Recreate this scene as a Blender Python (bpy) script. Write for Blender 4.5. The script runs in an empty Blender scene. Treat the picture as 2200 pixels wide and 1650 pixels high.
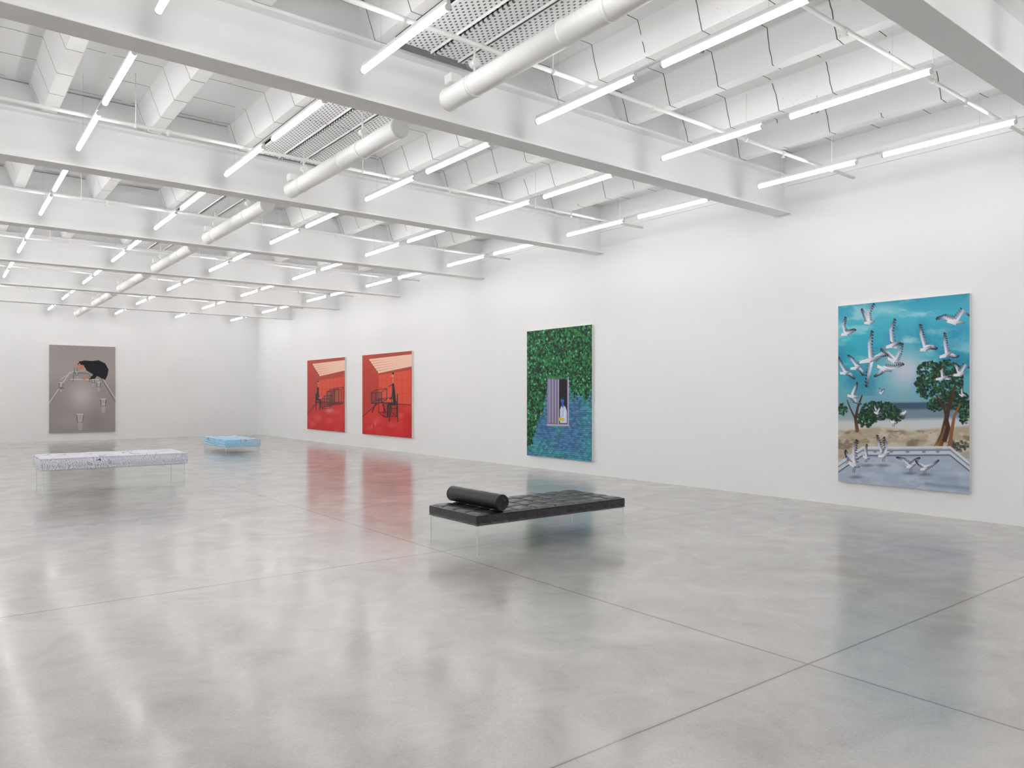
import bpy, bmesh, math, random
import numpy as np
from mathutils import Vector, Matrix
random.seed(4); rng=np.random.RandomState(4)
scene=bpy.context.scene
COL=scene.collection
try:
    scene.view_settings.view_transform='Standard'
    scene.view_settings.look='None'
except Exception: pass

# ---------------------------------------------------------------- measured camera
F=1598.0; TH=math.atan(1240.0/1598.0); S=math.sin(TH); C=math.cos(TH); HC=1.6
cam_d=bpy.data.cameras.new('camera'); cam=bpy.data.objects.new('camera',cam_d); COL.objects.link(cam)
cam.location=(0,0,HC); cam.rotation_euler=(math.radians(90),0,-TH)
cam_d.sensor_width=36; cam_d.lens=F/2200*36; cam_d.shift_y=25/2200; cam_d.clip_end=200
scene.camera=cam

# ---------------------------------------------------------------- helpers
def srgb(r,g,b): 
    f=lambda c:(c/12.92 if c<=0.04045 else ((c+0.055)/1.055)**2.4)
    return (f(r/255),f(g/255),f(b/255),1)
def new_mat(name):
    m=bpy.data.materials.new(name); m.use_nodes=True
    nt=m.node_tree; return m,nt,nt.nodes['Principled BSDF']
def simple(name,col,rough=.5,metal=0,spec=.5,noise=0,nscale=20,bump=0):
    m,nt,b=new_mat(name)
    b.inputs['Base Color'].default_value=col; b.inputs['Roughness'].default_value=rough
    b.inputs['Metallic'].default_value=metal; b.inputs['Specular IOR Level'].default_value=spec
    if noise or bump:
        tc=nt.nodes.new('ShaderNodeTexCoord'); n=nt.nodes.new('ShaderNodeTexNoise')
        n.inputs['Scale'].default_value=nscale; n.inputs['Detail'].default_value=1 if not bump else 4
        nt.links.new(tc.outputs['Object'],n.inputs['Vector'])
        if noise:
            mx=nt.nodes.new('ShaderNodeMix'); mx.data_type='RGBA'
            mx.inputs[6].default_value=[c*(1-noise) for c in col[:3]]+[1]; mx.inputs[7].default_value=col
            nt.links.new(n.outputs['Fac'],mx.inputs[0]); nt.links.new(mx.outputs[2],b.inputs['Base Color'])
        if bump:
            bp=nt.nodes.new('ShaderNodeBump'); bp.inputs['Strength'].default_value=bump; bp.inputs['Distance'].default_value=.01
            nt.links.new(n.outputs['Fac'],bp.inputs['Height']); nt.links.new(bp.outputs[0],b.inputs['Normal'])
    return m
def M(nt,op,a,b=None,c=None):
    n=nt.nodes.new('ShaderNodeMath'); n.operation=op
    for i,v in enumerate((a,b,c)):
        if v is None: continue
        if isinstance(v,(int,float)): n.inputs[i].default_value=v
        else: nt.links.new(v,n.inputs[i])
    return n.outputs[0]
def mixc(nt,fac,a,b):
    n=nt.nodes.new('ShaderNodeMix'); n.data_type='RGBA'
    for i,v in ((0,fac),(6,a),(7,b)):
        if isinstance(v,(int,float,tuple,list)): n.inputs[i].default_value=v
        else: nt.links.new(v,n.inputs[i])
    return n.outputs[2]
def noise(nt,vec,scale,detail=4,rough=.55,dist=0):
    n=nt.nodes.new('ShaderNodeTexNoise'); n.inputs['Scale'].default_value=scale; n.inputs['Detail'].default_value=detail
    n.inputs['Roughness'].default_value=rough; n.inputs['Distortion'].default_value=dist
    nt.links.new(vec,n.inputs['Vector']); return n.outputs['Fac']
def maprange(nt,v,a,b,c,d):
    n=nt.nodes.new('ShaderNodeMapRange'); nt.links.new(v,n.inputs[0])
    for i,x in enumerate((a,b,c,d)): n.inputs[i+1].default_value=x
    return n.outputs[0]
def obj(name,me,parent=None,mat=None):
    o=bpy.data.objects.new(name,me); COL.objects.link(o)
    if mat is not None and me is not None:
        me.materials.clear(); me.materials.append(mat)
    if parent: o.parent=parent
    return o
def thing(name,label,cat,loc=(0,0,0),group=None):
    e=bpy.data.objects.new(name,None); COL.objects.link(e); e.location=loc; e.empty_display_size=.1
    tag(e,label,cat,group); return e
def tag(e,label,cat,group=None):
    e['label']=label; e['category']=cat
    if group: e['group']=group
def mesh_from(name,v,f,smooth=False):
    me=bpy.data.meshes.new(name); me.from_pydata(v,[],f); me.update()
    if smooth:
        for p in me.polygons: p.use_smooth=True
    return me
def box_me(name,x0,x1,y0,y1,z0,z1,bev=0,seg=2):
    bm=bmesh.new(); bmesh.ops.create_cube(bm,size=1)
    for v in bm.verts:
        v.co=Vector((x0 if v.co.x<0 else x1, y0 if v.co.y<0 else y1, z0 if v.co.z<0 else z1))
    if bev: bmesh.ops.bevel(bm,geom=bm.edges[:],offset=bev,segments=seg,affect='EDGES',profile=.5)
    me=bpy.data.meshes.new(name); bm.to_mesh(me); bm.free(); return me
def join_me(name,mes):
    bm=bmesh.new()
    for m in mes: bm.from_mesh(m)
    me=bpy.data.meshes.new(name); bm.to_mesh(me); bm.free(); return me
def cyl_me(name,p0,p1,r,seg=16,smooth=True,r2=None):
    p0=Vector(p0);p1=Vector(p1); d=p1-p0
    bm=bmesh.new(); bmesh.ops.create_cone(bm,cap_ends=True,segments=seg,radius1=r,radius2=r if r2 is None else r2,depth=d.length)
    q=Vector((0,0,1)).rotation_difference(d.normalized()); bmesh.ops.transform(bm,matrix=Matrix.Translation((p0+p1)/2)@q.to_matrix().to_4x4(),verts=bm.verts)
    if smooth:
        for f in bm.faces:
            if len(f.verts)==4: f.smooth=True
    me=bpy.data.meshes.new(name); bm.to_mesh(me); bm.free(); return me
def revolve_y(name,prof,seg=32):
    v=[];f=[]
    for (y,r) in prof:
        for k in range(seg):
            a=2*math.pi*k/seg; v.append((r*math.cos(a),y,r*math.sin(a)))
    n=len(prof)
    for i in range(n-1):
        for k in range(seg):
            k2=(k+1)%seg
            f.append((i*seg+k,i*seg+k2,(i+1)*seg+k2,(i+1)*seg+k))
    f.append(tuple(range(seg))[::-1]); f.append(tuple(range((n-1)*seg,n*seg)))
    me=mesh_from(name,v,f,True)
    bm=bmesh.new(); bm.from_mesh(me); bmesh.ops.recalc_face_normals(bm,faces=bm.faces); bm.to_mesh(me); bm.free()
    return me

# ---------------------------------------------------------------- room constants
XR=10.5; XL=-8.2; YF=30.55; YB=-5.75; ZC=5.36; ZR=5.02
BEAM0=2.40; DB=4.07; BW=.28; ZB=4.43
beams=[BEAM0+DB*k for k in range(-1,7)]   # near edges

# ---------------------------------------------------------------- materials
def wall_mat():
    m,nt,b=new_mat('painted_plaster'); tc=nt.nodes.new('ShaderNodeTexCoord')
    n=noise(nt,tc.outputs['Object'],.8,2)
    c=mixc(nt,n,srgb(243,243,243),srgb(248,248,248)); nt.links.new(c,b.inputs['Base Color'])
    b.inputs['Roughness'].default_value=.85; b.inputs['Specular IOR Level'].default_value=.2
    return m
MW=wall_mat()
def ceil_mat():
    m,nt,b=new_mat('painted_rough_concrete'); tc=nt.nodes.new('ShaderNodeTexCoord'); O=tc.outputs['Object']
    sp=nt.nodes.new('ShaderNodeSeparateXYZ'); nt.links.new(O,sp.inputs[0])
    wob=noise(nt,O,1.7,3); wobm=M(nt,'MULTIPLY',M(nt,'SUBTRACT',wob,.5),.10)
    y=M(nt,'ADD',sp.outputs['Y'],wobm)
    fr=M(nt,'ABSOLUTE',M(nt,'SUBTRACT',M(nt,'FRACT',M(nt,'DIVIDE',y,.68)),.5))
    line=M(nt,'LESS_THAN',fr,.0075)
    br=M(nt,'GREATER_THAN',wob,.40)
    line=M(nt,'MULTIPLY',line,br)
    pit=noise(nt,O,45,2,.6)
    pits=M(nt,'MULTIPLY',M(nt,'GREATER_THAN',pit,maprange(nt,wob,.4,.65,.82,.66)),maprange(nt,fr,.0,.16,1,.35))
    dark=M(nt,'MAXIMUM',line,M(nt,'MULTIPLY',pits,.6))
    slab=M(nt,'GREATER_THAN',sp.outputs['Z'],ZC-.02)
    tone=mixc(nt,M(nt,'MULTIPLY',slab,.5),srgb(249,249,249),srgb(228,228,228))  # slab coloured darker than the ribs, as shade between them
    c=mixc(nt,dark,tone,srgb(105,105,104)); nt.links.new(c,b.inputs['Base Color'])
    b.inputs['Roughness'].default_value=.9; b.inputs['Specular IOR Level'].default_value=.1
    return m
MC=ceil_mat()
def floor_mat():
    m,nt,b=new_mat('polished_concrete'); tc=nt.nodes.new('ShaderNodeTexCoord'); O=tc.outputs['Object']
    sp=nt.nodes.new('ShaderNodeSeparateXYZ'); nt.links.new(O,sp.inputs[0])
    big=noise(nt,O,.45,3,.6,.4); mid=noise(nt,O,1.9,7,.70,.7); fine=noise(nt,O,60,3,.7)
    wob=M(nt,'MULTIPLY',M(nt,'SUBTRACT',mid,.5),.012)
    t=M(nt,'ADD',M(nt,'MULTIPLY',big,.30),M(nt,'ADD',M(nt,'MULTIPLY',mid,.45),M(nt,'MULTIPLY',fine,.25)))
    t=maprange(nt,t,.38,.62,0,1)
    base=mixc(nt,t,srgb(154,151,148),srgb(190,187,184))
    yl=M(nt,'ABSOLUTE',M(nt,'SUBTRACT',M(nt,'FRACT',M(nt,'DIVIDE',M(nt,'ADD',M(nt,'ADD',sp.outputs['Y'],wob),-2.42+DB*2.5),DB)),.5))
    ly=M(nt,'LESS_THAN',yl,.0048/DB)
    ly2=M(nt,'LESS_THAN',yl,.018/DB)
    xl=M(nt,'ABSOLUTE',M(nt,'SUBTRACT',M(nt,'FRACT',M(nt,'DIVIDE',M(nt,'ADD',M(nt,'ADD',sp.outputs['X'],wob),-4.11+16.4+4.1),8.2)),.5))
    lx=M(nt,'LESS_THAN',xl,.0048/8.2); lx2=M(nt,'LESS_THAN',xl,.018/8.2)
    halo=M(nt,'MULTIPLY',M(nt,'MAXIMUM',ly2,lx2),.25)
    line=M(nt,'MAXIMUM',ly,lx)
    c=mixc(nt,halo,base,srgb(136,132,126)); c=mixc(nt,line,c,srgb(92,88,84))
    nt.links.new(c,b.inputs['Base Color'])
    b.inputs['Roughness'].default_value=.36
    b.inputs['Specular IOR Level'].default_value=.5
    b.inputs['Coat Weight'].default_value=.95; b.inputs['Coat IOR'].default_value=1.55
    r=maprange(nt,mid,.3,.7,.12,.23)
    nt.links.new(r,b.inputs['Coat Roughness'])
    return m
MF=floor_mat()
MBEAM=simple('white_steel_paint',srgb(249,249,249),.6,spec=.3,noise=.02,nscale=3)
MPIPE=simple('white_pipe_paint',srgb(249,249,248),.45,noise=.02,nscale=8)
MHOUS=simple('white_lamp_housing',srgb(248,248,248),.4,noise=.02,nscale=9)
MDARK=simple('recess_shade',srgb(60,60,62),.8,noise=.2,nscale=6)
MGREY=simple('grey_metal',srgb(140,140,140),.45,metal=.3,noise=.1,nscale=30)
MWIRE=simple('steel_wire',srgb(215,215,215),.5,metal=.2,noise=.1,nscale=30)
def emis():
    m,nt,b=new_mat('glowing_diffuser'); b.inputs['Base Color'].default_value=(.9,.9,.9,1)
    b.inputs['Emission Color'].default_value=(1,.990,.980,1); b.inputs['Emission Strength'].default_value=19.4
    return m
ME=emis()
def perf_mat():
    m,nt,b=new_mat('perforated_white_metal'); tc=nt.nodes.new('ShaderNodeTexCoord'); O=tc.outputs['Object']
    sp=nt.nodes.new('ShaderNodeSeparateXYZ'); nt.links.new(O,sp.inputs[0])
    P=.036
    row=M(nt,'FLOOR',M(nt,'DIVIDE',sp.outputs['X'],P)); off=M(nt,'MULTIPLY',M(nt,'MODULO',row,2),.5)
    fx=M(nt,'SUBTRACT',M(nt,'FRACT',M(nt,'DIVIDE',sp.outputs['X'],P)),.5)
    fy=M(nt,'SUBTRACT',M(nt,'FRACT',M(nt,'ADD',M(nt,'DIVIDE',sp.outputs['Y'],P*2),off)),.5)
    fy=M(nt,'MULTIPLY',fy,1.1)
    d=M(nt,'SQRT',M(nt,'ADD',M(nt,'MULTIPLY',fx,fx),M(nt,'MULTIPLY',fy,fy)))
    c=mixc(nt,M(nt,'LESS_THAN',d,.25),srgb(246,246,246),srgb(90,90,93)); nt.links.new(c,b.inputs['Base Color']); b.inputs['Roughness'].default_value=.5
    return m
MPERF=perf_mat()

# ---------------------------------------------------------------- shell
def struct(name,me,mat):
    o=obj(name,me,None,mat); o['kind']='structure'; return o
struct('floor',box_me('floor',XL-.2,XR+.2,YB-.2,YF+.2,-.2,0),MF)
struct('wall_right',box_me('wall_right',XR,XR+.2,YB-.2,YF+.2,0,ZC+.2),MW)
struct('wall_left',box_me('wall_left',XL-.2,XL,YB-.2,YF+.2,0,ZC+.2),MW)
struct('wall_back',box_me('wall_back',XL,XR,YF,YF+.2,0,ZC+.2),MW)
struct('wall_front',box_me('wall_front',XL,XR,YB-.2,YB,0,ZC+.2),MW)
struct('trim_1',join_me('trim_1',[box_me('a',XR-.03,XR,YB,YF,4.86,4.89),box_me('b',XR-.05,XR,YB,YF,5.0,5.1)]),MBEAM)
struct('trim_2',join_me('trim_2',[box_me('a',XL,XR-.05,YF-.03,YF,4.86,4.89)]),MBEAM)
RS=1.165; R0=6.92
def ceiling_mesh():
    k=-20; pts=[(XL,ZC)]
    while True:
        x=R0+RS*k
        if x>XR-.3: break
        if x>XL+.3:
            pts+=[(x-.20,ZC),(x-.075,ZR),(x+.075,ZR),(x+.20,ZC)]
        k+=1
    pts.append((XR,ZC))
    v=[];f=[]
    for (x,z) in pts: v+=[(x,YB,z),(x,YF,z)]
    n=len(pts)
    for i in range(n-1): f.append((2*i,2*i+1,2*i+3,2*i+2))
    b=len(v); v+=[(XL,YB,ZC+.2),(XL,YF,ZC+.2),(XR,YB,ZC+.2),(XR,YF,ZC+.2)]
    f.append((b,b+2,b+3,b+1)); f.append((0,b,b+1,1)); f.append((2*n-2,2*n-1,b+3,b+2))
    f.append(tuple([2*i for i in range(n)]+[b+2,b])); f.append(tuple([2*i+1 for i in range(n)][::-1]+[b+1,b+3]))
    return mesh_from('ceiling',v,f)
struct('ceiling',ceiling_mesh(),MC)
def ceil_z(x):
    k=round((x-R0)/RS); d=abs(x-(R0+RS*k))
    if d<=.075: return ZR
    if d>=.20: return ZC
    return ZR+(ZC-ZR)*(d-.075)/.125

for y0 in beams:
    if y0+BW>YF: continue
    yc=y0+BW/2
    me=join_me('ceiling_beam',[
        box_me('f',XL,XR,y0,y0+BW,ZB,ZB+.028,.003,1),
        box_me('w',XL,XR,yc-.035,yc+.035,ZB+.028,ZC-.01),
        box_me('t',XL,XR,y0-.01,y0+BW+.01,ZR-.035,ZR-.005)])
    o=obj('ceiling_beam',me,None,MBEAM)
    tag(o,'white painted steel I-beam spanning under the ceiling','ceiling beam','white ceiling beams')

# ---------------------------------------------------------------- pendant lights
LZ=4.61
L=1.45; G=.32; TR=.025
seg=[(-L-G/2,-G/2),(G/2,G/2+L)]
light_mes={}
for i,(a,b) in enumerate(seg):
    light_mes['tube%d'%i]=(cyl_me('light_tube',(0,a+.02,-.028),(0,b-.02,-.028),TR,10),ME)
    light_mes['hous%d'%i]=(join_me('lamp_housing',[box_me('h',-.017,.017,a,b,.0,.022),
        cyl_me('e',(0,a-.002,-.028),(0,a+.0195,-.028),TR+.002,12),cyl_me('e',(0,b-.0195,-.028),(0,b+.002,-.028),TR+.002,12)]),MHOUS)
rail_me=join_me('mounting_rail',[box_me('r',-.012,.012,-L-G/2,L+G/2,.022,.040)])
rows_vis=[1.37,3.11,5.19,7.24,9.30]; rows_hid=[-.7,-2.8,-4.9,-6.9]  # hidden rows are unseen lamps, added for the lighting
bays=[(y0+BW, (beams+[YF])[i+1]) for i,y0 in enumerate(beams)]
bays=[(YB,beams[0])]+bays
wire_cache={}
for bi,(b0,b1) in enumerate(bays):
    far=b1-.22
    if b1>30: far=b1-.35
    yc=far-(L+G/2)
    for X in rows_vis+rows_hid:
        if X in rows_hid and (b1<0): continue
        e=thing('pendant_light','white linear pendant lamp with two glowing tubes under the ceiling','ceiling light',(X,yc,LZ),'linear pendant lamps')
        obj('mounting_rail',rail_me,e,MHOUS)
        for i in range(2):
            m,mt=light_mes['tube%d'%i]; obj('light_tube',m,e,mt)
            m,mt=light_mes['hous%d'%i]; obj('lamp_housing',m,e,mt)
        if X in rows_vis:
            zt=round(ceil_z(X)-LZ,3)
            if zt not in wire_cache:
                wire_cache[zt]=[cyl_me('suspension_wire',(0,s*1.25,.035),(0,s*1.25,zt),.0014,6) for s in (-1,1)]
            for m in wire_cache[zt]: obj('suspension_wire',m,e,MWIRE)

# ---------------------------------------------------------------- ducts, perforated panels, pipes
for bi,(b0,b1) in enumerate(bays):
    if b1<2: continue
    yb=b1-.32; ya=b0+.35; x=3.98; zc=4.50
    e=thing('ventilation_duct','round white air duct hung from the ceiling between beams','air duct',(x,0,zc),'white air ducts')
    R=.104
    prof=[(yb,R*.8),(yb,R+.006),(yb-.03,R+.008),(yb-.035,R)]
    L0=yb-ya
    for k in (1,):
        yy=yb-L0*.55
        prof+=[(yy+.015,R),(yy+.015,R+.005),(yy-.015,R+.005),(yy-.015,R)]
    prof+=[(ya+.04,R),(ya+.035,R+.008),(ya,R+.006),(ya,R*.8)]
    obj('duct_pipe',revolve_y('duct_pipe',prof),e,MPIPE)
    for yy in (yb-.45,ya+.9):
        h=join_me('duct_hanger',[cyl_me('h',(0,yy,R),(0,yy,4.925-zc),.012,8),cyl_me('h2',(0,yy-.04,.2),(0,yy+.04,.2),.04,12),
                  revolve_y('r',[(yy-.02,R+.001),(yy-.02,R+.008),(yy+.02,R+.008),(yy+.02,R+.001)])])
        obj('duct_hanger',h,e,MPIPE)
    obj('duct_bracket',box_me('duct_bracket',-.10,.02,yb-.2,yb-.08,R-.01,.19,.01,1),e,MPIPE)
    e=thing('ceiling_grille','perforated white metal ventilation grille in a dark recess','ventilation grille',(0,0,0),'perforated ceiling grilles')
    px0,px1=3.46,4.55; py0,py1=b0+.25,b1-.2
    obj('recess_shade_box',box_me('recess_shade_box',px0,px1,py0,py1,4.985,5.015),e,MDARK)  # dark box whose colour stands in for the shaded recess around the sheets
    for (xa,xb) in ((3.49,3.83),(3.865,4.15),(4.185,4.52)):
        for k in range(2):
            a=py0+.03+(py1-py0-.06)*k/2; b=py0+.03+(py1-py0-.06)*(k+1)/2-.02
            me=join_me('perforated_sheet',[box_me('p',xa,xb,a,b,4.955,4.965),box_me('l',xa,xa+.01,a,b,4.935,4.965),box_me('l',xb-.01,xb,a,b,4.935,4.965)])
            obj('perforated_sheet',me,e,MPERF)
    obj('grille_rail',join_me('grille_rail',[box_me('grille_rail',px0,px1,yy-.015,yy+.015,4.965,4.99) for yy in (py0+.3,(py0+py1)/2,py1-.3)]),e,MHOUS)
    for yo,r in ((b1-1.0,.022),(b0+.62,.020)):
        if yo<2.8: continue
        z=4.75
        e=thing('sprinkler_pipe','thin white sprinkler pipe running under the ceiling','pipe',(0,yo,z),'white sprinkler pipes')
        obj('pipe_run',cyl_me('pipe_run',(XL,0,0),(XR,0,0),r,12),e,MPIPE)
        for xx in (1.85,4.75,7.9,9.9):
            obj('pipe_hanger',join_me('pipe_hanger',[cyl_me('h',(xx,0,0),(xx,0,ceil_z(xx)-z),.005,6),cyl_me('r',(xx-.015,0,0),(xx+.015,0,0),r+.007,12)]),e,MPIPE)
        for xx in (2.2,6.2,8.7):
            obj('sprinkler_head',join_me('sprinkler_head',[cyl_me('a',(xx,0,-.05),(xx,0,0),.010,10),cyl_me('b',(xx,0,-.058),(xx,0,-.05),.022,12),cyl_me('c',(xx-.025,0,0),(xx+.025,0,0),r+.006,12)]),e,MPIPE)
for (x,y) in ((6.3,4.9),(8.0,4.6),(8.75,5.1)):
    z=ceil_z(x); e=thing('ceiling_sensor','small grey and black sensor hung from the ceiling','sensor',(x,y,z),'ceiling sensors')
    obj('sensor_stem',cyl_me('sensor_stem',(0,0,-.16),(0,0,0),.005,8),e,MPIPE)
    obj('sensor_head',join_me('sensor_head',[cyl_me('s',(0,0,-.20),(0,0,-.16),.018,14,r2=.012),box_me('b',-.015,.03,-.012,.012,-.19,-.17,.003,1)]),e,MGREY)

# ---------------------------------------------------------------- canvases (painted surfaces as colour attributes)
def vnoise(x,y,seed,scale):
    r=np.random.RandomState(seed); g=r.rand(97,97)
    X=x/scale; Y=y/scale; xi=np.floor(X).astype(int); yi=np.floor(Y).astype(int); fx=X-xi; fy=Y-yi
    fx=fx*fx*(3-2*fx); fy=fy*fy*(3-2*fy)
    a=g[yi%97,xi%97]; b=g[yi%97,(xi+1)%97]; c=g[(yi+1)%97,xi%97]; d=g[(yi+1)%97,(xi+1)%97]
    return (a*(1-fx)+b*fx)*(1-fy)+(c*(1-fx)+d*fx)*fy
def fbm(x,y,seed,scale,o=4):
    t=0;a=.5;n=0
    for k in range(o):
        t=t+a*vnoise(x,y,seed+k*7,scale/(2**k)); n+=a; a*=.55
    return t/n
def ss(a,b,x): 
    t=np.clip((x-a)/(b-a),0,1); return t*t*(3-2*t)
class Canvas:
    def __init__(s,plane,cA,cB,z0,z1,nc,nr):
        s.plane=plane; s.cA=cA; s.cB=cB; s.z0=z0; s.z1=z1; s.nc=nc; s.nr=nr
        a=np.linspace(cA,cB,nc); z=np.linspace(z1,z0,nr)
        A,Z=np.meshgrid(a,z)
        if plane[0]=='x': X=np.full_like(A,plane[1]); Y=A
        else: X=A; Y=np.full_like(A,plane[1])
        d=X*S+Y*C; l=X*C-Y*S
        # measured chart of the canvas (for tracing the painting)
        s.x=1100+F*l/d; s.y=850-F*(Z-HC)/d
        s.C=np.zeros((nr,nc,3)); s.cx=s.x[0]
        s.u=(A-cA)/(cB-cA); s.v=(z1-Z)/(z1-z0)
    def cs(s,x0,x1):
        i=max(0,np.searchsorted(s.cx,x0)-1); j=min(s.nc,np.searchsorted(s.cx,x1)+1); return slice(i,max(j,i+1))
    def blend(s,al,col,sl=slice(None)):
        al=np.clip(al,0,1)[...,None]; s.C[:,sl]=s.C[:,sl]*(1-al)+(np.array(col)/255.0 if not isinstance(col,np.ndarray) else col)*al
    def stroke(s,pts,cols,soft=.9,alpha=1):
        if not isinstance(cols[0],(tuple,list)): cols=[cols]*len(pts)
        rm=max(p[2] for p in pts)+3
        sl=s.cs(min(p[0] for p in pts)-rm,max(p[0] for p in pts)+rm); x=s.x[:,sl]; y=s.y[:,sl]
        best=np.full(x.shape,1e9); bc=np.zeros(x.shape+(3,))
        for i in range(len(pts)-1):
            ax,ay,ar=pts[i]; bx,by,br=pts[i+1]; dx=bx-ax; dy=by-ay; L2=dx*dx+dy*dy+1e-6
            h=np.clip(((x-ax)*dx+(y-ay)*dy)/L2,0,1)
            dd=np.hypot(x-ax-h*dx,y-ay-h*dy)-(ar+(br-ar)*h)
            col=np.array(cols[i])/255.0; col2=np.array(cols[i+1])/255.0
            m=dd<best; best=np.where(m,dd,best); bc=np.where(m[...,None],col*(1-h[...,None])+col2*h[...,None],bc)
        s.blend(np.clip(.5-best/soft,0,1)*alpha,bc,sl)
    def dot(s,x,y,rx,ry,col,soft=.3,alpha=1):
        sl=s.cs(x-rx*1.5-2,x+rx*1.5+2)
        r=np.hypot((s.x[:,sl]-x)/rx,(s.y[:,sl]-y)/ry); s.blend((1-ss(1-soft,1+soft,r))*alpha,col,sl)
    def poly(s,P,col,soft=1.0,alpha=1):
        xs=[p[0] for p in P]; sl=s.cs(min(xs)-2,max(xs)+2); x=s.x[:,sl]; y=s.y[:,sl]
        inside=np.zeros(x.shape,bool); best=np.full(x.shape,1e9); n=len(P)
        for i in range(n):
            ax,ay=P[i]; bx,by=P[(i+1)%n]
            if ay!=by:
                c=((ay>y)!=(by>y))&(x<(bx-ax)*(y-ay)/(by-ay)+ax); inside^=c
            dx=bx-ax;dy=by-ay;h=np.clip(((x-ax)*dx+(y-ay)*dy)/(dx*dx+dy*dy+1e-6),0,1)
            best=np.minimum(best,np.hypot(x-ax-h*dx,y-ay-h*dy))
        sd=np.where(inside,-best,best); s.blend(np.clip(.5-sd/soft,0,1)*alpha,col,sl)
    def line(s,x0,y0,x1,y1,r,col,alpha=1,soft=.8): s.stroke([(x0,y0,r),(x1,y1,r)],col,soft,alpha)
    def grad(s,stops):
        vs=[p[0] for p in stops]
        for k in range(3): s.C[...,k]=np.interp(s.v,vs,[p[1][k]/255.0 for p in stops])
    def build(s,label,depth,rough=.45):
        nc,nr=s.nc,s.nr
        cen=(s.cA+s.cB)/2; W=abs(s.cA-s.cB); H=s.z1-s.z0
        loc=(s.plane[1],cen,s.z0) if s.plane[0]=='x' else (cen,s.plane[1],s.z0)
        e=thing('painting',label,'painting',loc)
        a=np.linspace(s.cA,s.cB,nc)-cen; z=np.linspace(s.z1,s.z0,nr)-s.z0
        A,Z=np.meshgrid(a,z); co=np.zeros((nr,nc,3))
        if s.plane[0]=='x': co[...,1]=A; co[...,0]=-.0012
        else: co[...,0]=A; co[...,1]=-.0012
        co[...,2]=Z
        me=bpy.data.meshes.new('painted_surface')
        idx=np.arange(nr*nc).reshape(nr,nc)
        q=np.stack([idx[:-1,:-1],idx[1:,:-1],idx[1:,1:],idx[:-1,1:]],-1).reshape(-1,4)
        me.vertices.add(nr*nc); me.vertices.foreach_set('co',co.ravel())
        me.loops.add(q.size); me.loops.foreach_set('vertex_index',q.ravel().astype(np.int32))
        me.polygons.add(len(q)); me.polygons.foreach_set('loop_start',np.arange(0,q.size,4,dtype=np.int32))
        me.update(calc_edges=True); me.validate()
        c=np.clip(s.C,0,1); lin=np.where(c<=.04045,c/12.92,((c+.055)/1.055)**2.4)
        at=me.color_attributes.new('paint','FLOAT_COLOR','POINT'); rgba=np.ones((nr*nc,4)); rgba[:,:3]=lin.reshape(-1,3)
        at.data.foreach_set('color',rgba.ravel())
        m,nt,b=new_mat('paint'); an=nt.nodes.new('ShaderNodeAttribute'); an.attribute_name='paint'
        nt.links.new(an.outputs['Color'],b.inputs['Base Color']); b.inputs['Roughness'].default_value=rough; b.inputs['Specular IOR Level'].default_value=.3
        obj('painted_surface',me,e,m)
        if s.plane[0]=='x': bm=box_me('stretched_canvas',0,depth,-W/2,W/2,0,H,.004,2)
        else: bm=box_me('stretched_canvas',-W/2,W/2,0,depth,0,H,.004,2)
        obj('stretched_canvas',bm,e,MCANV); return e
MCANV=simple('white_canvas_edge',srgb(232,231,228),.8,noise=.05,nscale=60)

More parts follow.
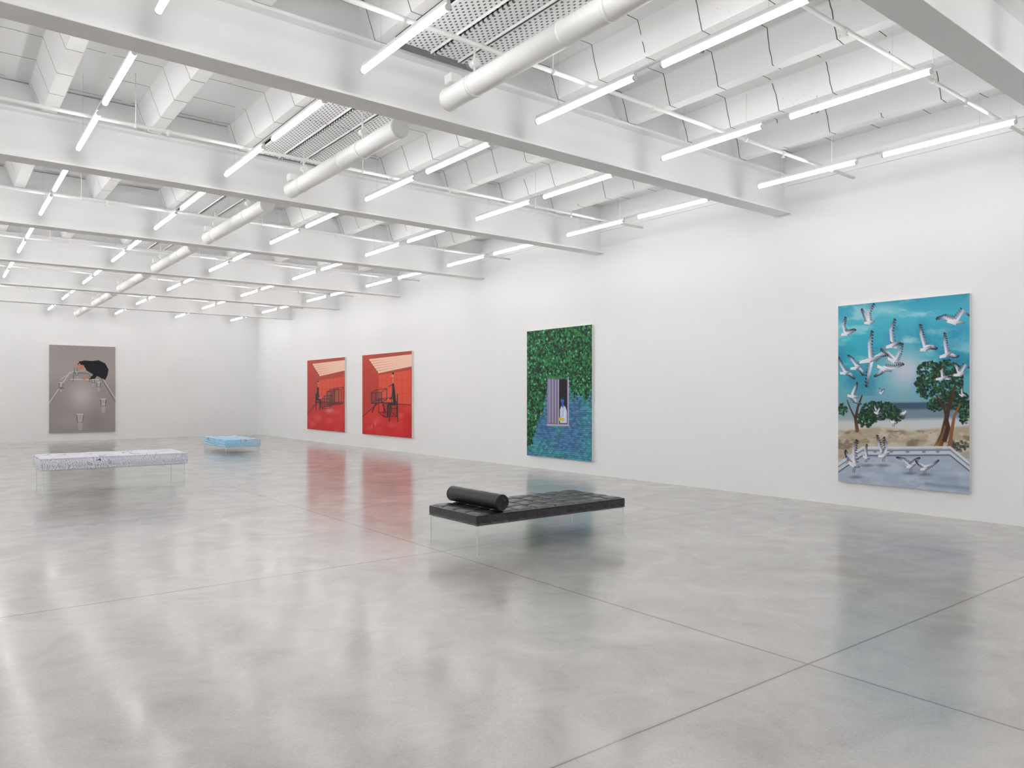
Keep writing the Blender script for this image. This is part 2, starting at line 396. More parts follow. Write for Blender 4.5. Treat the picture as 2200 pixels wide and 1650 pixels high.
# ---- seascape with gulls
def seascape():
    c=Canvas(('x',10.44),5.67,3.922,.347,2.908,380,550)
    c.grad([(0,(44,152,182)),(.1,(68,178,202)),(.25,(44,165,190)),(.42,(78,174,192)),(.55,(115,164,180)),(.62,(145,166,178)),(.7,(186,188,186)),(.78,(170,160,146)),(1,(166,176,191))])
    n=fbm(c.x,c.y,3,60); n2=fbm(c.x*.6,c.y*1.6,9,30)
    c.blend(ss(.5,.75,n2)*.6*(c.y<800),(190,225,232))
    c.blend(ss(.45,.75,n)*.5*(c.y<850),(15,105,145))
    g=np.exp(-((c.x-1945)/48)**2-((c.y-795)/48)**2); c.blend(g*.95,(202,205,217))
    g=np.exp(-((c.x-1900)/40)**2-((c.y-665)/12)**2); c.blend(g*.6,(190,225,232))
    g=np.exp(-((c.x-2050)/45)**2-((c.y-720)/28)**2); c.blend(g*.6,(40,140,180))
    g=np.exp(-((c.x-1830)/25)**2-((c.y-740)/40)**2); c.blend(g*.5,(40,185,195))
    c.poly([(1870,866),(2084,863),(2084,884),(1870,884)],(64,88,114),3)
    c.poly([(1870,880),(2084,878),(2084,905),(1870,903)],(120,140,155),6)
    c.poly([(1800,905),(2084,898),(2084,925),(1800,935)],(202,209,212),8)
    c.poly([(1800,925),(1880,918),(1960,925),(2084,915),(2084,970),(1800,985)],(178,164,141),6)
    m=ss(.45,.7,fbm(c.x,c.y*1.7,21,26))*(c.y>912)*(c.y<975); c.blend(m*.75,(212,204,190)); 
    m=ss(.5,.72,fbm(c.x,c.y*2,33,20))*(c.y>925)*(c.y<965); c.blend(m*.65,(110,95,78))
    def foliage(cx,cy,rx,ry,n,seed,dark=(12,36,30),lite=(58,122,64)):
        r=np.random.RandomState(seed)
        for k in range(int(n*1.5)):
            a=r.rand()*6.283; q=math.sqrt(r.rand()); x=cx+rx*q*math.cos(a); y=cy+ry*q*math.sin(a)
            t=r.rand(); col=tuple(dark[i]*(1-t)+lite[i]*t for i in range(3)) if r.rand()<.55 else dark
            c.dot(x,y,1.4+r.rand()*2.2,1.2+r.rand()*1.9,col,.4,.9)
    foliage(1888,882,40,20,200,1); foliage(1862,900,22,18,90,2); foliage(1925,893,18,14,60,7); foliage(1810,880,10,14,30,3)
    foliage(2035,815,34,42,330,4); foliage(2000,800,30,24,150,5); foliage(2050,860,34,20,170,6); foliage(1992,840,22,16,80,8); foliage(2010,870,18,14,60,11); foliage(2072,885,13,26,80,9); foliage(1980,822,14,12,50,14)
    foliage(2058,958,22,12,50,10,(60,70,60),(130,130,120))
    br=(120,78,50); br2=(70,45,32)
    c.stroke([(2016,960,9),(2026,935,6.5),(2032,905,5),(2040,870,4),(2052,830,2.5)],[br,br,br2,br2,br2],1.5)
    c.stroke([(2030,945,5),(2038,920,4),(2030,880,3),(2012,850,2)],br2,1.2)
    c.stroke([(2040,962,5),(2044,930,4),(2050,895,3),(2062,870,2)],(140,90,60),1.2)
    c.stroke([(2010,962,3),(2022,940,3),(2030,915,2)],(185,140,100),1)
    for k in range(9): c.line(2012+3*k,958-3*k,2022+2*k,930-6*k,.6,(60,38,28),.8)
    c.stroke([(1842,925,4),(1838,900,3),(1843,875,2.5),(1852,850,1.5)],[br,br2,br2,br2],1.2)
    c.stroke([(1838,900,2),(1828,880,1.5),(1820,860,1)],br2,1)
    c.poly([(1800,1000),(1852,966),(2040,964),(2084,998),(2084,1063),(1800,1036)],(168,181,199),2)
    g=ss(.4,.7,fbm(c.x,c.y*3,41,30))*(c.y>985); c.blend(g*.5*(c.y<1062),(202,212,225))
    for o,col,r in ((0,(215,218,225),2.6),(6,(120,128,145),1.2),(11,(205,210,220),3),(17,(95,100,120),1.3)):
        c.stroke([(1800,998+o,r),(1853,962+o,r),(2041,961+o,r),(2084,996+o,r)],col,1.2,.95)
    for x in (1880,1915,1950,1985,2015): c.dot(x,970,4,3,(130,140,155),.4)
    c.stroke([(1960,1010,8),(2050,1030,10)],(140,152,174),14,.5)
    c.stroke([(1990,1040,3),(2084,1050,4)],(110,130,165),8,.7)
    W=(238,238,244); G1=(118,123,144); D=(28,28,42)
    def gull(body,wings,s=1.0,legs=False):
        (hx,hy),(tx,ty)=body
        for wi,wg in enumerate(wings):
            p0,p1,p2=wg
            nx=-(p2[1]-p0[1]); ny=(p2[0]-p0[0]); Ln=math.hypot(nx,ny)+.01; nx/=Ln; ny/=Ln
            if nx<0: nx,ny=-nx,-ny
            sgn=1 if wi%2==0 else -1
            nx*=sgn; ny*=sgn
            for k in range(9):
                t=k/8; 
                if t<.5: x=p0[0]+(p1[0]-p0[0])*t*2; y=p0[1]+(p1[1]-p0[1])*t*2
                else: x=p1[0]+(p2[0]-p1[0])*(t-.5)*2; y=p1[1]+(p2[1]-p1[1])*(t-.5)*2
                col=(tuple(G1[i]*(1-t)+D[i]*t for i in range(3)))
                ln=(7-4*t)*s
                bx=(p0[0]-p2[0])/Ln*2; by=(p0[1]-p2[1])/Ln*2
                c.stroke([(x,y,1.8*s),(x+nx*ln+bx,y+ny*ln+by,.8*s)],[col,D if t>.4 else (90,95,115)],.9,.95)
            c.stroke([(p0[0],p0[1],3.2*s),(p1[0],p1[1],2.6*s),(p2[0],p2[1],.9*s)],[W,(195,199,216),(46,48,64)],.9)
            c.stroke([(p0[0]+nx*2*s,p0[1]+ny*2*s,1.1*s),(p1[0]+nx*2*s,p1[1]+ny*2*s,.9*s)],(130,135,156),.9,.8)
        mx=(hx+tx)/2; my=(hy+ty)/2+1
        c.stroke([(hx,hy,2.2*s),(mx,my+.8,3.7*s),(tx,ty,1.5*s)],[W,(226,227,236),G1],.9)
        c.stroke([(mx+1,my+3*s,1.2*s),(tx,ty+1.5,.8)],(104,108,130),1.1,.8)
        sx=-1 if hx<tx else 1
        c.dot(hx,hy-.6,2.3*s,2.1*s,W,.3); c.stroke([(hx+sx*2*s,hy,.9*s),(hx+sx*5*s,hy+1.2*s,.4*s)],(190,110,50),.7)
        c.dot(hx+sx*.9*s,hy-1*s,.6*s,.6*s,(30,30,40),.4)
        if legs:
            for dx in (-1.5,2): c.line(mx+dx,my+4*s,mx+dx-1,my+12*s,.6,(120,90,80))
    B=[(((1858,694),(1880,689)),[((1868,688),(1866,670),(1877,653)),((1864,690),(1859,676),(1852,664))],1.1),
    (((1808,719),(1833,712)),[((1816,713),(1811,697),(1816,682)),((1820,715),(1830,713),(1838,709))],1.1),
    (((1905,746),(1930,735)),[((1917,736),(1914,708),(1922,686)),((1916,742),(1925,746),(1936,739))],1.25),
    (((1978,752),(2000,745)),[((1987,744),(1979,718),(1977,698)),((1992,745),(2003,744),(2013,748))],1.25),
    (((2036,690),(2072,693)),[((2048,688),(2030,682),(2013,685)),((2054,688),(2068,668),(2083,678))],1.4),
    (((2020,767),(2045,756)),[((2034,757),(2030,736),(2029,716)),((2040,760),(2050,764),(2059,765))],1.2),
    (((1848,778),(1892,766)),[((1870,766),(1868,738),(1873,712)),((1872,776),(1867,802),(1862,830)),((1882,768),(1895,760),(1912,760))],1.35),
    (((1828,792),(1850,786)),[((1840,785),(1830,772),(1822,764)),((1842,787),(1852,797),(1856,806))],1),
    (((1886,787),(1915,797)),[((1900,790),(1890,800),(1879,808)),((1907,790),(1925,790),(1941,783))],1.2),
    (((1908,770),(1935,780)),[((1925,773),(1933,757),(1939,738)),((1920,770),(1908,757),(1893,750))],1.1),
    (((1806,802),(1826,798)),[((1815,797),(1806,782),(1801,768)),((1818,800),(1828,804),(1836,813))],1),
    (((1822,850),(1846,852)),[((1832,846),(1837,833),(1841,822)),((1832,852),(1838,862),(1850,868))],1),
    (((2012,815),(2036,808)),[((2025,807),(2023,797),(2028,788)),((2028,811),(2038,814),(2046,811))],1),
    (((2050,806),(2076,800)),[((2060,800),(2055,788),(2048,780)),((2064,800),(2073,785),(2082,790))],1.1),
    (((1889,843),(1898,845)),[((1893,842),(1892,837),(1889,834)),((1895,842),(1898,838),(1900,836))],.5),
    (((2062,848),(2073,850)),[((2067,846),(2066,838),(2068,829)),((2069,848),(2074,850),(2077,853))],.6),
    (((1879,886),(1890,888)),[((1884,884),(1880,876),(1878,868)),((1885,885),(1889,878),(1888,874))],.65),
    (((1824,994),(1846,1003)),[((1835,990),(1834,965),(1840,946)),((1833,992),(1822,978),(1817,968))],1.3),
    (((1855,980),(1868,985)),[((1861,978),(1859,966),(1862,955))],.8),
    (((1888,980),(1910,974)),[((1897,975),(1888,955),(1884,936)),((1900,974),(1905,960),(1900,940))],1.1),
    (((1948,1003),(1966,998)),[((1955,999),(1941,988),(1927,983)),((1958,999),(1968,990),(1976,984))],1),
    (((1978,1008),(1996,1004)),[((1988,1003),(2002,998),(2016,989)),((1986,1003),(1975,995),(1968,990))],1)]
    for (x,y) in ((1838,1025),(1862,1000),(1897,1000),(1955,1017),(1988,1020)): c.dot(x,y,13,3,(90,98,120),.8,.6)
    for (b,w,s) in B: gull(b,w,s,legs=b[0][1]>940)
    gull(((1946,884),(1934,892)),[((1941,887),(1936,889),(1931,893))],.8,True)
    gull(((1914,905),(1926,909)),[((1920,905),(1924,907),(1928,908))],.7,True)
    return c
seascape().build('tall painting of seagulls over a turquoise seaside with trees',.0585,.35)

# ---- ivy wall with window
def ivy():
    c=Canvas(('x',10.44),12.91,10.83,.272,3.03,300,420)
    bx=c.u*26; by=c.v*64; row=np.floor(by); bx=bx+.5*(row%2)
    n=fbm(c.x,c.y,5,30); 
    base=np.array([72,128,158])/255*np.ones(c.x.shape+(3,)); t=ss(.35,.65,n)[...,None]
    base=base*(1-t)+np.array([70,168,152])/255*t
    r=np.random.RandomState(2).rand(80,40); cell=r[(row.astype(int))%80,(np.floor(bx).astype(int))%40][...,None]
    base=base*(.75+.45*cell)
    mort=((by%1)<.24)|((bx%1)<.07); base=np.where(mort[...,None],base*.5+np.array([.07,.08,.24]),base)
    g=ss(.5,.8,c.v)[...,None]; base=base*(1-.25*g)+np.array([.28,.42,.62])*.3*g
    c.C[:]=base
    rr=np.random.RandomState(8)
    bnd=[(1128,952),(1140,955),(1150,925),(1158,900),(1166,880),(1172,850),(1180,822),(1200,815),(1222,818),(1230,845),(1240,850),(1250,845),(1258,862),(1268,840),(1276,838)]
    bxs=[p[0] for p in bnd]; bys=[p[1] for p in bnd]
    lim=np.interp(c.x,bxs,bys)+16*(fbm(c.x,c.y,77,9)-.5)
    c.blend(np.clip((lim-c.y)/5,0,1)*.93,(10,42,26))
    for k in range(5600):
        x=1130+rr.rand()*146; y=695+rr.rand()*275
        l=np.interp(x,bxs,bys)+rr.randn()*9
        if y>l: continue
        t=rr.rand(); 
        col=(18+40*t,72+82*t,38+48*t) if rr.rand()<.68 else (10,36,26)
        if rr.rand()<.06: col=(110,185,130)
        c.dot(x,y,1.1+rr.rand()*1.3,1.5+rr.rand()*1.9,col,.35,.95)
    fr=(150,142,168); 
    c.poly([(1176,810),(1222,810),(1222,915),(1176,914)],fr,1)
    c.poly([(1179,813),(1219,813),(1219,911),(1179,910)],(60,52,80),1)
    c.poly([(1199,815),(1218,815),(1218,909),(1199,909)],(28,20,30),1)
    c.poly([(1179,814),(1199,814),(1199,910),(1179,909)],(138,132,160),1)
    for k in range(6): c.line(1181+3.2*k,815,1181+3.2*k,908,.7,(100,95,130) if k%2 else (178,174,198))
    c.line(1200,814,1200,910,1.2,(180,172,195)); c.line(1176,913,1222,914,1.8,(185,180,200)); c.line(1176,811,1222,811,1.3,(90,84,115)); c.line(1221,811,1221,914,1.4,(175,168,192))
    c.poly([(1203,909),(1203,880),(1206,872),(1211,870),(1216,876),(1218,885),(1218,909)],(205,215,240),1)
    c.stroke([(1209,866,2.2),(1209,873,2.2)],(70,90,190),1)
    c.dot(1208.5,860,3.6,6.2,(75,100,205),.2); c.dot(1210,855,4,3.4,(35,35,70),.3)
    c.dot(1206.6,860,.6,.6,(20,20,60),.4); c.line(1205.6,864,1207.5,864,.4,(40,30,90)); c.line(1204.9,861,1205.4,862.5,.5,(110,130,225))
    c.line(1210,875,1209,905,.5,(140,150,190)); c.stroke([(1215,882,1.8),(1213,895,1.6),(1205,901,1.4)],(225,230,245),1)
    c.poly([(1201,897),(1211,898),(1213,903),(1201,905)],(210,200,50),1)
    for k in range(60):
        x=1172+rr.rand()*54; y=806+rr.rand()*8; t=rr.rand(); c.dot(x,y,1.4,2,(18+40*t,75+80*t,38+40*t),.35,.95)
    return c
ivy().build('tall painting of green ivy and blue brick around a window',.0585,.5)

# ---- red paintings
def red(cA,cB,kind):
    c=Canvas(('x',10.44),cA,cB,.42,2.842,200,230)
    def P(u,v):
        Yw=cA+(cB-cA)*u; z=c.z1+(c.z0-c.z1)*v; d=10.44*S+Yw*C; l=10.44*C-Yw*S
        return (1100+F*l/d, 850-F*(z-HC)/d)
    c.grad([(0,(182,60,46)),(.25,(210,68,50)),(.6,(210,50,40)),(.75,(206,26,28)),(1,(204,24,30))])
    n=fbm(c.x,c.y,13 if kind==1 else 17,22); c.blend(ss(.4,.75,n)*.30,(232,104,78))
    bw=[P(.36,.26),P(.98,.22),P(.98,.62),P(.36,.60)] if kind==2 else [P(.30,.30),P(.96,.26),P(.96,.62),P(.30,.60)]
    ulc,urc,lrc,llc=bw
    c.poly([P(0,0),P(1,0),urc,ulc],(182,68,48),1)
    c.poly(bw,(228,82,58),1)
    for k in range(6):
        t=.10+.13*k
        u0=.12+.28*t; v0=.03+.24*t
        c.poly([P(u0,v0),P(1,v0*.72),P(1,v0*.72+.026),P(u0+.02,v0+.028)],(250,205,180),.8)
    c.poly([P(0,.0),ulc,llc,P(0,.78)],(200,60,44),1)
    for k in range(7):
        u=.05+.045*k; c.line(*P(u,.12+.5*u),*P(u,.72-.3*u),.5,(150,36,32),.7)
    for k in range(6):
        u=.42+.10*k; c.line(*P(u,.27),*P(u,.60),.5,(190,60,45),.6)
    for k in range(3): c.line(*P(.36,.34+.08*k),*P(.98,.33+.08*k),.5,(188,58,44),.5)
    c.stroke([(*P(0,.78),1.1),(*llc,1.1),(*lrc,1.1)],(120,22,24),1)
    for (u,v,r) in ((.3,.82,8),(.62,.86,9),(.8,.74,7),(.15,.92,6)): 
        p=P(u,v); c.dot(p[0],p[1],r,r*.8,(230,100,100),.9,.55)
    K=(26,22,30); G=(70,60,70)
    def person(u,v,s,flip=1):
        q=lambda du,dv:P(u+flip*du*s*.8,v+dv*s)
        def st(pts,col): c.stroke([(*q(a,b),r*s*60) for a,b,r in pts],col,.8)
        st([(-.02,-.30,.05),(.0,-.16,.075),(.03,.0,.07)],K)
        st([(.03,.02,.062),(-.16,.02,.05),(-.2,.05,.04)],K)
        st([(-.19,.04,.042),(-.2,.22,.03)],K); st([(-.2,.23,.022),(-.27,.24,.016)],(60,40,40))
        st([(-.12,.04,.04),(-.13,.22,.028)],(35,30,38))
        st([(-.01,-.26,.036),(-.05,-.1,.03),(-.15,-.05,.024)],(40,34,44)); st([(-.15,-.05,.02),(-.19,-.06,.014)],(215,150,130))
        st([(-.03,-.34,.025),(-.03,-.38,.024)],(215,150,130))
        p=q(-.04,-.44); c.dot(p[0],p[1],2.6*s,4.6*s,(222,160,140),.2); p=q(-.025,-.475); c.dot(p[0],p[1],2.9*s,3.4*s,(35,25,28),.25)
        p=q(-.08,-.43); c.dot(p[0],p[1],.9*s,1*s,(222,160,140),.3); p=q(-.06,-.45); c.dot(*p,.4,.5,(30,20,20),.3)
        for a,b,cc,d in ((.12,-.14,.13,.30),(.12,.09,-.14,.09),(-.13,.09,-.14,.30),(.12,-.14,.10,.09)): c.line(*q(a,b),*q(cc,d),.9,(45,30,36))
    def boxf(u,v,w,h,dx=.08,dy=-.05,col=K,fill=.35):
        A=[(u,v),(u+w,v-.01),(u+w,v+h-.01),(u,v+h)]
        c.poly([P(*a) for a in A],G,1,fill)
        B=[(a+dx,b+dy) for a,b in A]
        for R in (A,B):
            for i in range(4): c.line(*P(*R[i]),*P(*R[(i+1)%4]),.65,col,.85)
        for i in range(4): c.line(*P(*A[i]),*P(*B[i]),.6,col,.85)
    if kind==2:
        boxf(.20,.48,.22,.13,.10,-.04); boxf(.46,.60,.26,.17,-.10,-.05,fill=.25)
        c.line(*P(.3,.6),*P(.22,.72),.9,K); c.line(*P(.44,.62),*P(.5,.72),.9,K)
        person(.66,.60,.74); c.line(*P(.66,.38),*P(.56,.40),.7,K)
        for (u,v) in ((.2,.88),(.27,.84)): c.line(*P(u,v),*P(u+.02,v+.04),.5,(225,190,190),.8)
    else:
        person(.30,.56,.52,-1); boxf(.55,.46,.20,.18,.10,-.03); boxf(.42,.56,.2,.14,.06,-.04,fill=.25); boxf(.70,.44,.22,.2,.04,-.03,(90,30,34),.2)
        p=P(.62,.72); c.dot(*p,8,6,(235,150,150),.9,.7)
        c.line(*P(.04,.66),*P(.97,.60),.6,(130,22,26),.8)
    return c
red(25.3,22.24,1).build('red painting of a room with small seated figure and boxes',.0585,.4)
red(21.0,17.98,2).build('red painting of a room with a larger seated figure in black',.0585,.4)

# ---- grey painting
def grey():
    c=Canvas(('y',30.48),3.16,5.23,.288,3.385,220,300)
    c.grad([(0,(160,152,150)),(.3,(172,163,160)),(.6,(156,148,145)),(1,(172,163,160))])
    c.poly([(158,798),(216,800),(252,868),(252,933),(100,934),(100,884)],(160,152,150),2)
    g=np.exp(-((c.x-175)/26)**2-((c.y-850)/28)**2); c.blend(g*.8,(205,200,200))
    g=np.exp(-((c.x-150)/30)**2-((c.y-905)/16)**2); c.blend(g*.35,(186,179,177))
    g=np.exp(-((c.x-205)/22)**2-((c.y-905)/22)**2); c.blend(g*.4,(134,127,126))
    c.line(150,800,104,868,.9,(215,212,210)); c.line(160,796,130,815,.7,(205,205,205)); c.line(212,800,252,862,.9,(205,201,199))
    c.line(214,806,250,868,.7,(110,105,104)); c.line(152,815,212,816,.9,(215,213,212))
    for a in ((160,790,157,820),(166,790,164,812),(192,805,192,820),(160,800,190,803)): c.line(*a,.6,(95,92,94))
    K=(24,22,28)
    c.poly([(196,776),(212,774),(226,781),(233,794),(231,806),(226,816),(217,812),(206,806),(196,802),(186,796),(182,788),(186,780)],K,1.4)
    c.poly([(170,776),(186,777),(190,786),(184,790),(172,786)],K,1.2)
    c.stroke([(196,780,4.5),(180,778,3.6),(170,783,3)],K,1); c.stroke([(208,800,5),(200,812,4),(192,812,2.6)],K,1)
    for k in range(5): c.line(200+5*k,782+3*k,203+5*k,800+2*k,.5,(52,48,58),.7)
    sk=(205,140,112)
    c.dot(176,788,5.2,5.5,sk,.2); c.stroke([(172,781,3),(178,780,3.6),(184,784,2.6)],(30,22,22),1)
    c.dot(174,788,.6,.6,(40,20,20),.3); c.line(172,791,175,791.5,.4,(140,60,50)); c.line(170.8,789,171.6,790,.6,(220,160,130))
    c.stroke([(171,783,2.2),(167,789,1.8),(170,795,1.5)],sk,.8)
    c.stroke([(193,811,2),(184,812,1.6),(180,815,1)],sk,.8)
    for k in range(4): c.stroke([(186,811+.8*k,.7),(180-k*.6,813+1.3*k,.5)],sk,.7)
    def glass(x,y,w,h):
        c.poly([(x-w,y-h),(x+w,y-h),(x+w*.75,y),(x-w*.75,y)],(205,203,201),.8,.45)
        c.stroke([(x-w,y-h,.6),(x-w*.75,y,.6),(x+w*.75,y,.6),(x+w,y-h,.6)],(85,80,80),.8); c.line(x-w,y-h,x+w,y-h,.6,(230,230,230))
        c.poly([(x-w*.75,y-h*.3),(x+w*.75,y-h*.3),(x+w*.7,y-1),(x-w*.7,y-1)],(205,200,160),.8,.5)
        c.stroke([(x,y+2,w*.7),(x,y+h*.8,w*.6)],(200,194,192),2,.5)
    glass(172,907,7.5,17); glass(222,872,6,15); glass(212,831,4,10); glass(131,832,4,10); glass(200,822,3,7); glass(165,806,3,7)
    c.dot(131,834,6,2,(70,66,66),.7,.5)
    return c
grey().build('grey painting of a dark-clad figure slumped over a table with glasses',.0685,.45)

# ---------------------------------------------------------------- daybeds
def pad_mesh(name,Lx,Ly,H,nx,ny,topf,bulge=.008,lip=.006):
    v=[];f=[]
    xs=np.linspace(-Lx/2,Lx/2,nx); ys=np.linspace(-Ly/2,Ly/2,ny)
    for j in range(ny):
        for i in range(nx): v.append((xs[i],ys[j],H+topf(xs[i],ys[j])))
    for j in range(ny-1):
        for i in range(nx-1): f.append((j*nx+i,j*nx+i+1,(j+1)*nx+i+1,(j+1)*nx+i))
    per=[i for i in range(nx)]+[j*nx+nx-1 for j in range(1,ny)]+[(ny-1)*nx+i for i in range(nx-2,-1,-1)]+[j*nx for j in range(ny-2,0,-1)]
    prev=per
    levels=[(.985,lip*.7),(.94,lip*1.3),(.90,.0),(.75,bulge*.8),(.5,bulge),(.25,bulge*.8),(.10,.0),(.06,lip*1.3),(.015,lip*.7),(0,-.004)]
    for (h,o) in levels:
        cur=[]
        for p in per:
            x,y,z=v[p]; 
            dx=(o if abs(x)>Lx/2-1e-6 else 0)*(1 if x>0 else -1); dy=(o if abs(y)>Ly/2-1e-6 else 0)*(1 if y>0 else -1)
            cur.append(len(v)); v.append((x+dx,y+dy,min(H*h,z)))
        n=len(per)
        for k in range(n): f.append((prev[k],cur[k],cur[(k+1)%n],prev[(k+1)%n]))
        prev=cur
    f.append(tuple(prev[::-1]))
    me=mesh_from(name,v,f,True)
    bm=bmesh.new(); bm.from_mesh(me); bmesh.ops.recalc_face_normals(bm,faces=bm.faces); bm.to_mesh(me); bm.free()
    return me
def acrylic(name,tintfac,col):
    m=bpy.data.materials.new(name); m.use_nodes=True; nt=m.node_tree; nt.nodes.clear()
    out=nt.nodes.new('ShaderNodeOutputMaterial'); tr=nt.nodes.new('ShaderNodeBsdfTransparent'); tr.inputs[0].default_value=(.985,.99,.988,1)
    gl=nt.nodes.new('ShaderNodeBsdfGlossy'); gl.inputs['Roughness'].default_value=.05
    df=nt.nodes.new('ShaderNodeBsdfDiffuse'); df.inputs[0].default_value=col
    ge=nt.nodes.new('ShaderNodeNewGeometry')
    fac=M(nt,'MULTIPLY',M(nt,'SUBTRACT',1.0,ge.outputs['Backfacing']),.04)
    m1=nt.nodes.new('ShaderNodeMixShader'); nt.links.new(fac,m1.inputs[0]); nt.links.new(tr.outputs[0],m1.inputs[1]); nt.links.new(gl.outputs[0],m1.inputs[2])
    m2=nt.nodes.new('ShaderNodeMixShader'); m2.inputs[0].default_value=tintfac; nt.links.new(m1.outputs[0],m2.inputs[1]); nt.links.new(df.outputs[0],m2.inputs[2])
    nt.links.new(m2.outputs[0],out.inputs[0]); return m
MACR=acrylic('clear_acrylic',.005,(.9,.95,.93,1)); MEDGE=acrylic('acrylic_edge',.55,(.95,.98,.96,1))
def base(e,Lx,Ly,h):
    t=.004; i=.0055
    for (x0,x1,y0,y1) in ((-Lx/2+i,Lx/2-i,-Ly/2,-Ly/2+t),(-Lx/2+i,Lx/2-i,Ly/2-t,Ly/2),(-Lx/2,-Lx/2+t,-Ly/2+i,Ly/2-i),(Lx/2-t,Lx/2,-Ly/2+i,Ly/2-i)):
        obj('acrylic_panel',box_me('acrylic_panel',x0,x1,y0,y1,0.001,h-.009),e,MACR)
    for sx in (-1,1):
        for sy in (-1,1):
            obj('edge_post',box_me('edge_post',sx*Lx/2-.004,sx*Lx/2+.004,sy*Ly/2-.004,sy*Ly/2+.004,0,h-.009,.001,1),e,MEDGE)  # pale posts added to draw the bright corner edges of the acrylic box
    obj('base_edge',join_me('base_edge',[box_me('b',-Lx/2,Lx/2,s*Ly/2-.003,s*Ly/2+.003,h-.008,h) for s in (-1,1)]+[box_me('b',s*Lx/2-.003,s*Lx/2+.003,-Ly/2,Ly/2,h-.008,h) for s in (-1,1)]),e,MEDGE)

def leather():
    m,nt,b=new_mat('black_leather'); tc=nt.nodes.new('ShaderNodeTexCoord'); O=tc.outputs['Object']
    c=mixc(nt,maprange(nt,noise(nt,O,7,4,.6,1.4),.3,.7,0,1),srgb(8,8,10),srgb(52,50,56)); nt.links.new(c,b.inputs['Base Color'])  # lighter end of the mottling paints highlights into the printed leather
    b.inputs['Roughness'].default_value=.24; b.inputs['Specular IOR Level'].default_value=.6
    bp=nt.nodes.new('ShaderNodeBump'); bp.inputs['Strength'].default_value=.55; bp.inputs['Distance'].default_value=.014
    nt.links.new(noise(nt,O,9,4,.6,1.2),bp.inputs['Height']); nt.links.new(bp.outputs[0],b.inputs['Normal']); return m
ML=leather()
Lx,Ly=2.10,.90
e=thing('daybed','black quilted leather-look daybed mattress on a clear acrylic base','daybed',(5.31,6.505,0))
base(e,Lx-.02,Ly-.02,.30)
CX,CY=8,4
def tuft(x,y):
    u=(x/Lx+.5)*CX; v=(y/Ly+.5)*CY
    du=min(u%1,1-u%1)*Lx/CX; dv=min(v%1,1-v%1)*Ly/CY
    s=-.015*math.exp(-(du/.012)**2)-.015*math.exp(-(dv/.012)**2)-.010*math.exp(-(du*du+dv*dv)/.0010)
    ed=min(Lx/2-abs(x),Ly/2-abs(y))
    pu=max(0,math.sin(math.pi*(u%1))*math.sin(math.pi*(v%1)))
    r=s+.017*pu**.55
    return -.006*math.exp(-(ed/.01)**2)+(r if ed>.012 else 0)
m=obj('mattress',pad_mesh('mattress',Lx,Ly,.108,190,84,tuft,.003,.007),e,ML); m.location=(0,0,.302)
def bol():
    R=.083; Lb=.93
    prof=[(-Lb/2+.012,.0015),(-Lb/2+.004,.018),(-Lb/2+.001,.045),(-Lb/2+.003,R*.86),(-Lb/2+.0,R*.95),(-Lb/2+.012,R*1.02),(-Lb/2+.02,R*.985)]
    mid=[(y,R*(1+.01*math.sin(k*1.7))) for k,y in enumerate(np.linspace(-Lb/2+.04,Lb/2-.04,14))]
    prof=prof+mid+[(-y,r) for y,r in prof[::-1]]
    me=revolve_y('bolster',prof,56)
    for v in me.vertices:
        r=math.hypot(v.co.x,v.co.z); a=math.atan2(v.co.z,v.co.x)
        if abs(v.co.y)>Lb/2-.015 and .01<r<R*.9: v.co.y-=math.copysign(.006*(.5+.5*math.cos(a*14)),v.co.y)
    return me
o=obj('bolster_pillow',bol(),None,simple('black_bolster_fabric',srgb(26,26,28),.40,noise=.3,nscale=14,bump=.25)); o.location=(4.57,6.51,.302+.108+.0145+.0848)
tag(o,'round black bolster pillow lying on the black daybed','pillow')

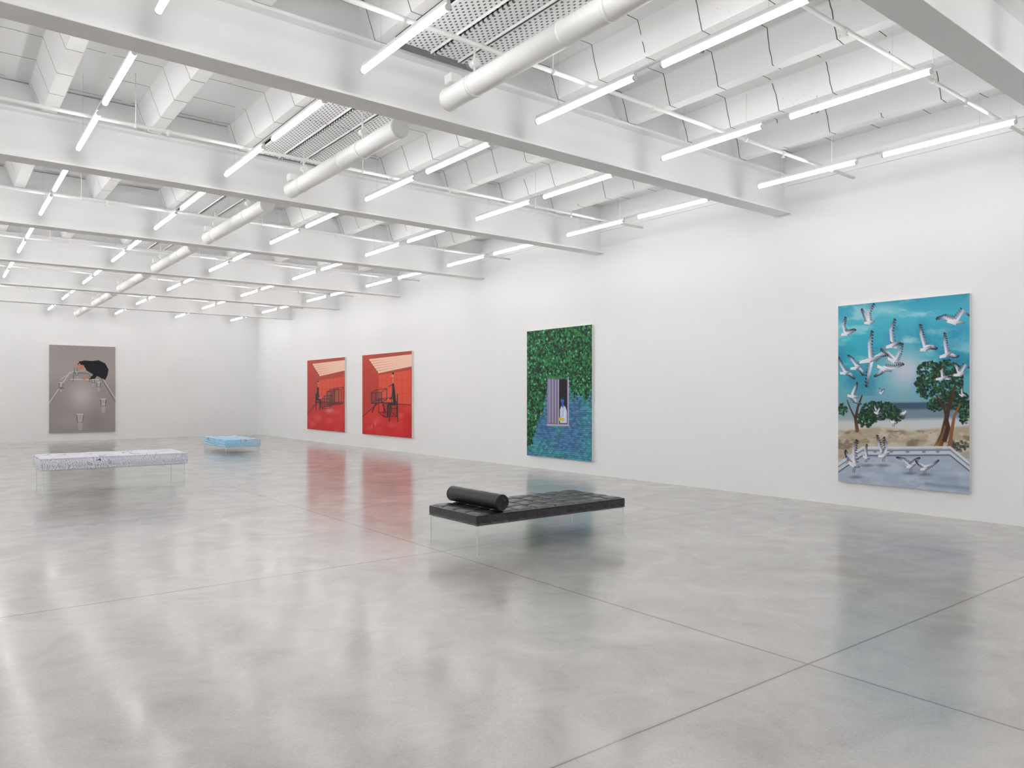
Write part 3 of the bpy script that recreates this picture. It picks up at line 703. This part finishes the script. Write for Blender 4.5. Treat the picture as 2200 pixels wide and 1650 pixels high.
def tex_mat(kind):
    m,nt,b=new_mat('printed_mattress_'+kind); tc=nt.nodes.new('ShaderNodeTexCoord'); O=tc.outputs['Object']
    sp=nt.nodes.new('ShaderNodeSeparateXYZ'); nt.links.new(O,sp.inputs[0])
    w=M(nt,'MULTIPLY',M(nt,'SUBTRACT',noise(nt,O,3.2,4,.6,.6),.5),.34 if kind=='white' else .16)
    if kind=='white':
        q=M(nt,'ADD',M(nt,'ADD',M(nt,'MULTIPLY',sp.outputs['Y'],.55),M(nt,'MULTIPLY',M(nt,'ADD',sp.outputs['X'],M(nt,'MULTIPLY',sp.outputs['Z'],.5)),.8)),w)
        st=M(nt,'GREATER_THAN',M(nt,'SINE',M(nt,'MULTIPLY',q,210)),.45)
        c=mixc(nt,st,srgb(240,239,247),srgb(186,186,204))
        c=mixc(nt,M(nt,'MULTIPLY',maprange(nt,noise(nt,O,2.1,3),.45,.6,0,1),.45),c,srgb(236,235,243))
    else:
        q=M(nt,'ADD',M(nt,'ADD',sp.outputs['X'],sp.outputs['Z']),w)
        st=M(nt,'GREATER_THAN',M(nt,'SINE',M(nt,'MULTIPLY',q,95)),.35)
        c=mixc(nt,st,srgb(135,208,246),srgb(205,232,248))
        c=mixc(nt,M(nt,'MULTIPLY',maprange(nt,noise(nt,O,2.4,3),.5,.62,0,1),.35),c,srgb(228,236,246))
    t=noise(nt,O,1.5 if kind=='white' else 1.8,2,.4,1.2)
    ln=M(nt,'LESS_THAN',M(nt,'ABSOLUTE',M(nt,'SUBTRACT',t,.55)),.006 if kind=='white' else .012)
    top=M(nt,'GREATER_THAN',sp.outputs['Z'],.12)
    ln=M(nt,'MULTIPLY',ln,top)
    c=mixc(nt,ln,c,srgb(84,84,108) if kind=='white' else srgb(170,110,100))
    nt.links.new(c,b.inputs['Base Color']); b.inputs['Roughness'].default_value=.7
    return m
def soft(Lx,Ly,wav=.006):
    def f(x,y):
        ed=min(Lx/2-abs(x),Ly/2-abs(y))
        return .018*(1-math.exp(-ed/.03))+wav*math.sin(x*9+1.3*math.sin(y*7))*math.cos(y*8)*(1-math.exp(-ed/.08))-.008
    return f
e=thing('daybed','pale striped blue-grey printed mattress on a clear acrylic base','daybed',(2.37,14.10,0))
base(e,2.08,.96,.43)
o=obj('mattress',pad_mesh('mattress',2.14,1.02,.19,90,44,soft(2.14,1.02,.005),.016,.004),e,tex_mat('white')); o.location=(0,0,.432)
e=thing('daybed','light blue printed mattress on a low clear acrylic base','daybed',(6.84,22.2,0))
base(e,.93,2.06,.16)
o=obj('mattress',pad_mesh('mattress',.96,2.10,.21,44,90,soft(.96,2.1,.001),.012,.004),e,tex_mat('blue')); o.location=(0,0,.162)

w=bpy.data.worlds.new('world'); scene.world=w; w.use_nodes=True
w.node_tree.nodes['Background'].inputs[0].default_value=(.9,.9,.9,1); w.node_tree.nodes['Background'].inputs[1].default_value=.3
print('objects',len(bpy.data.objects))
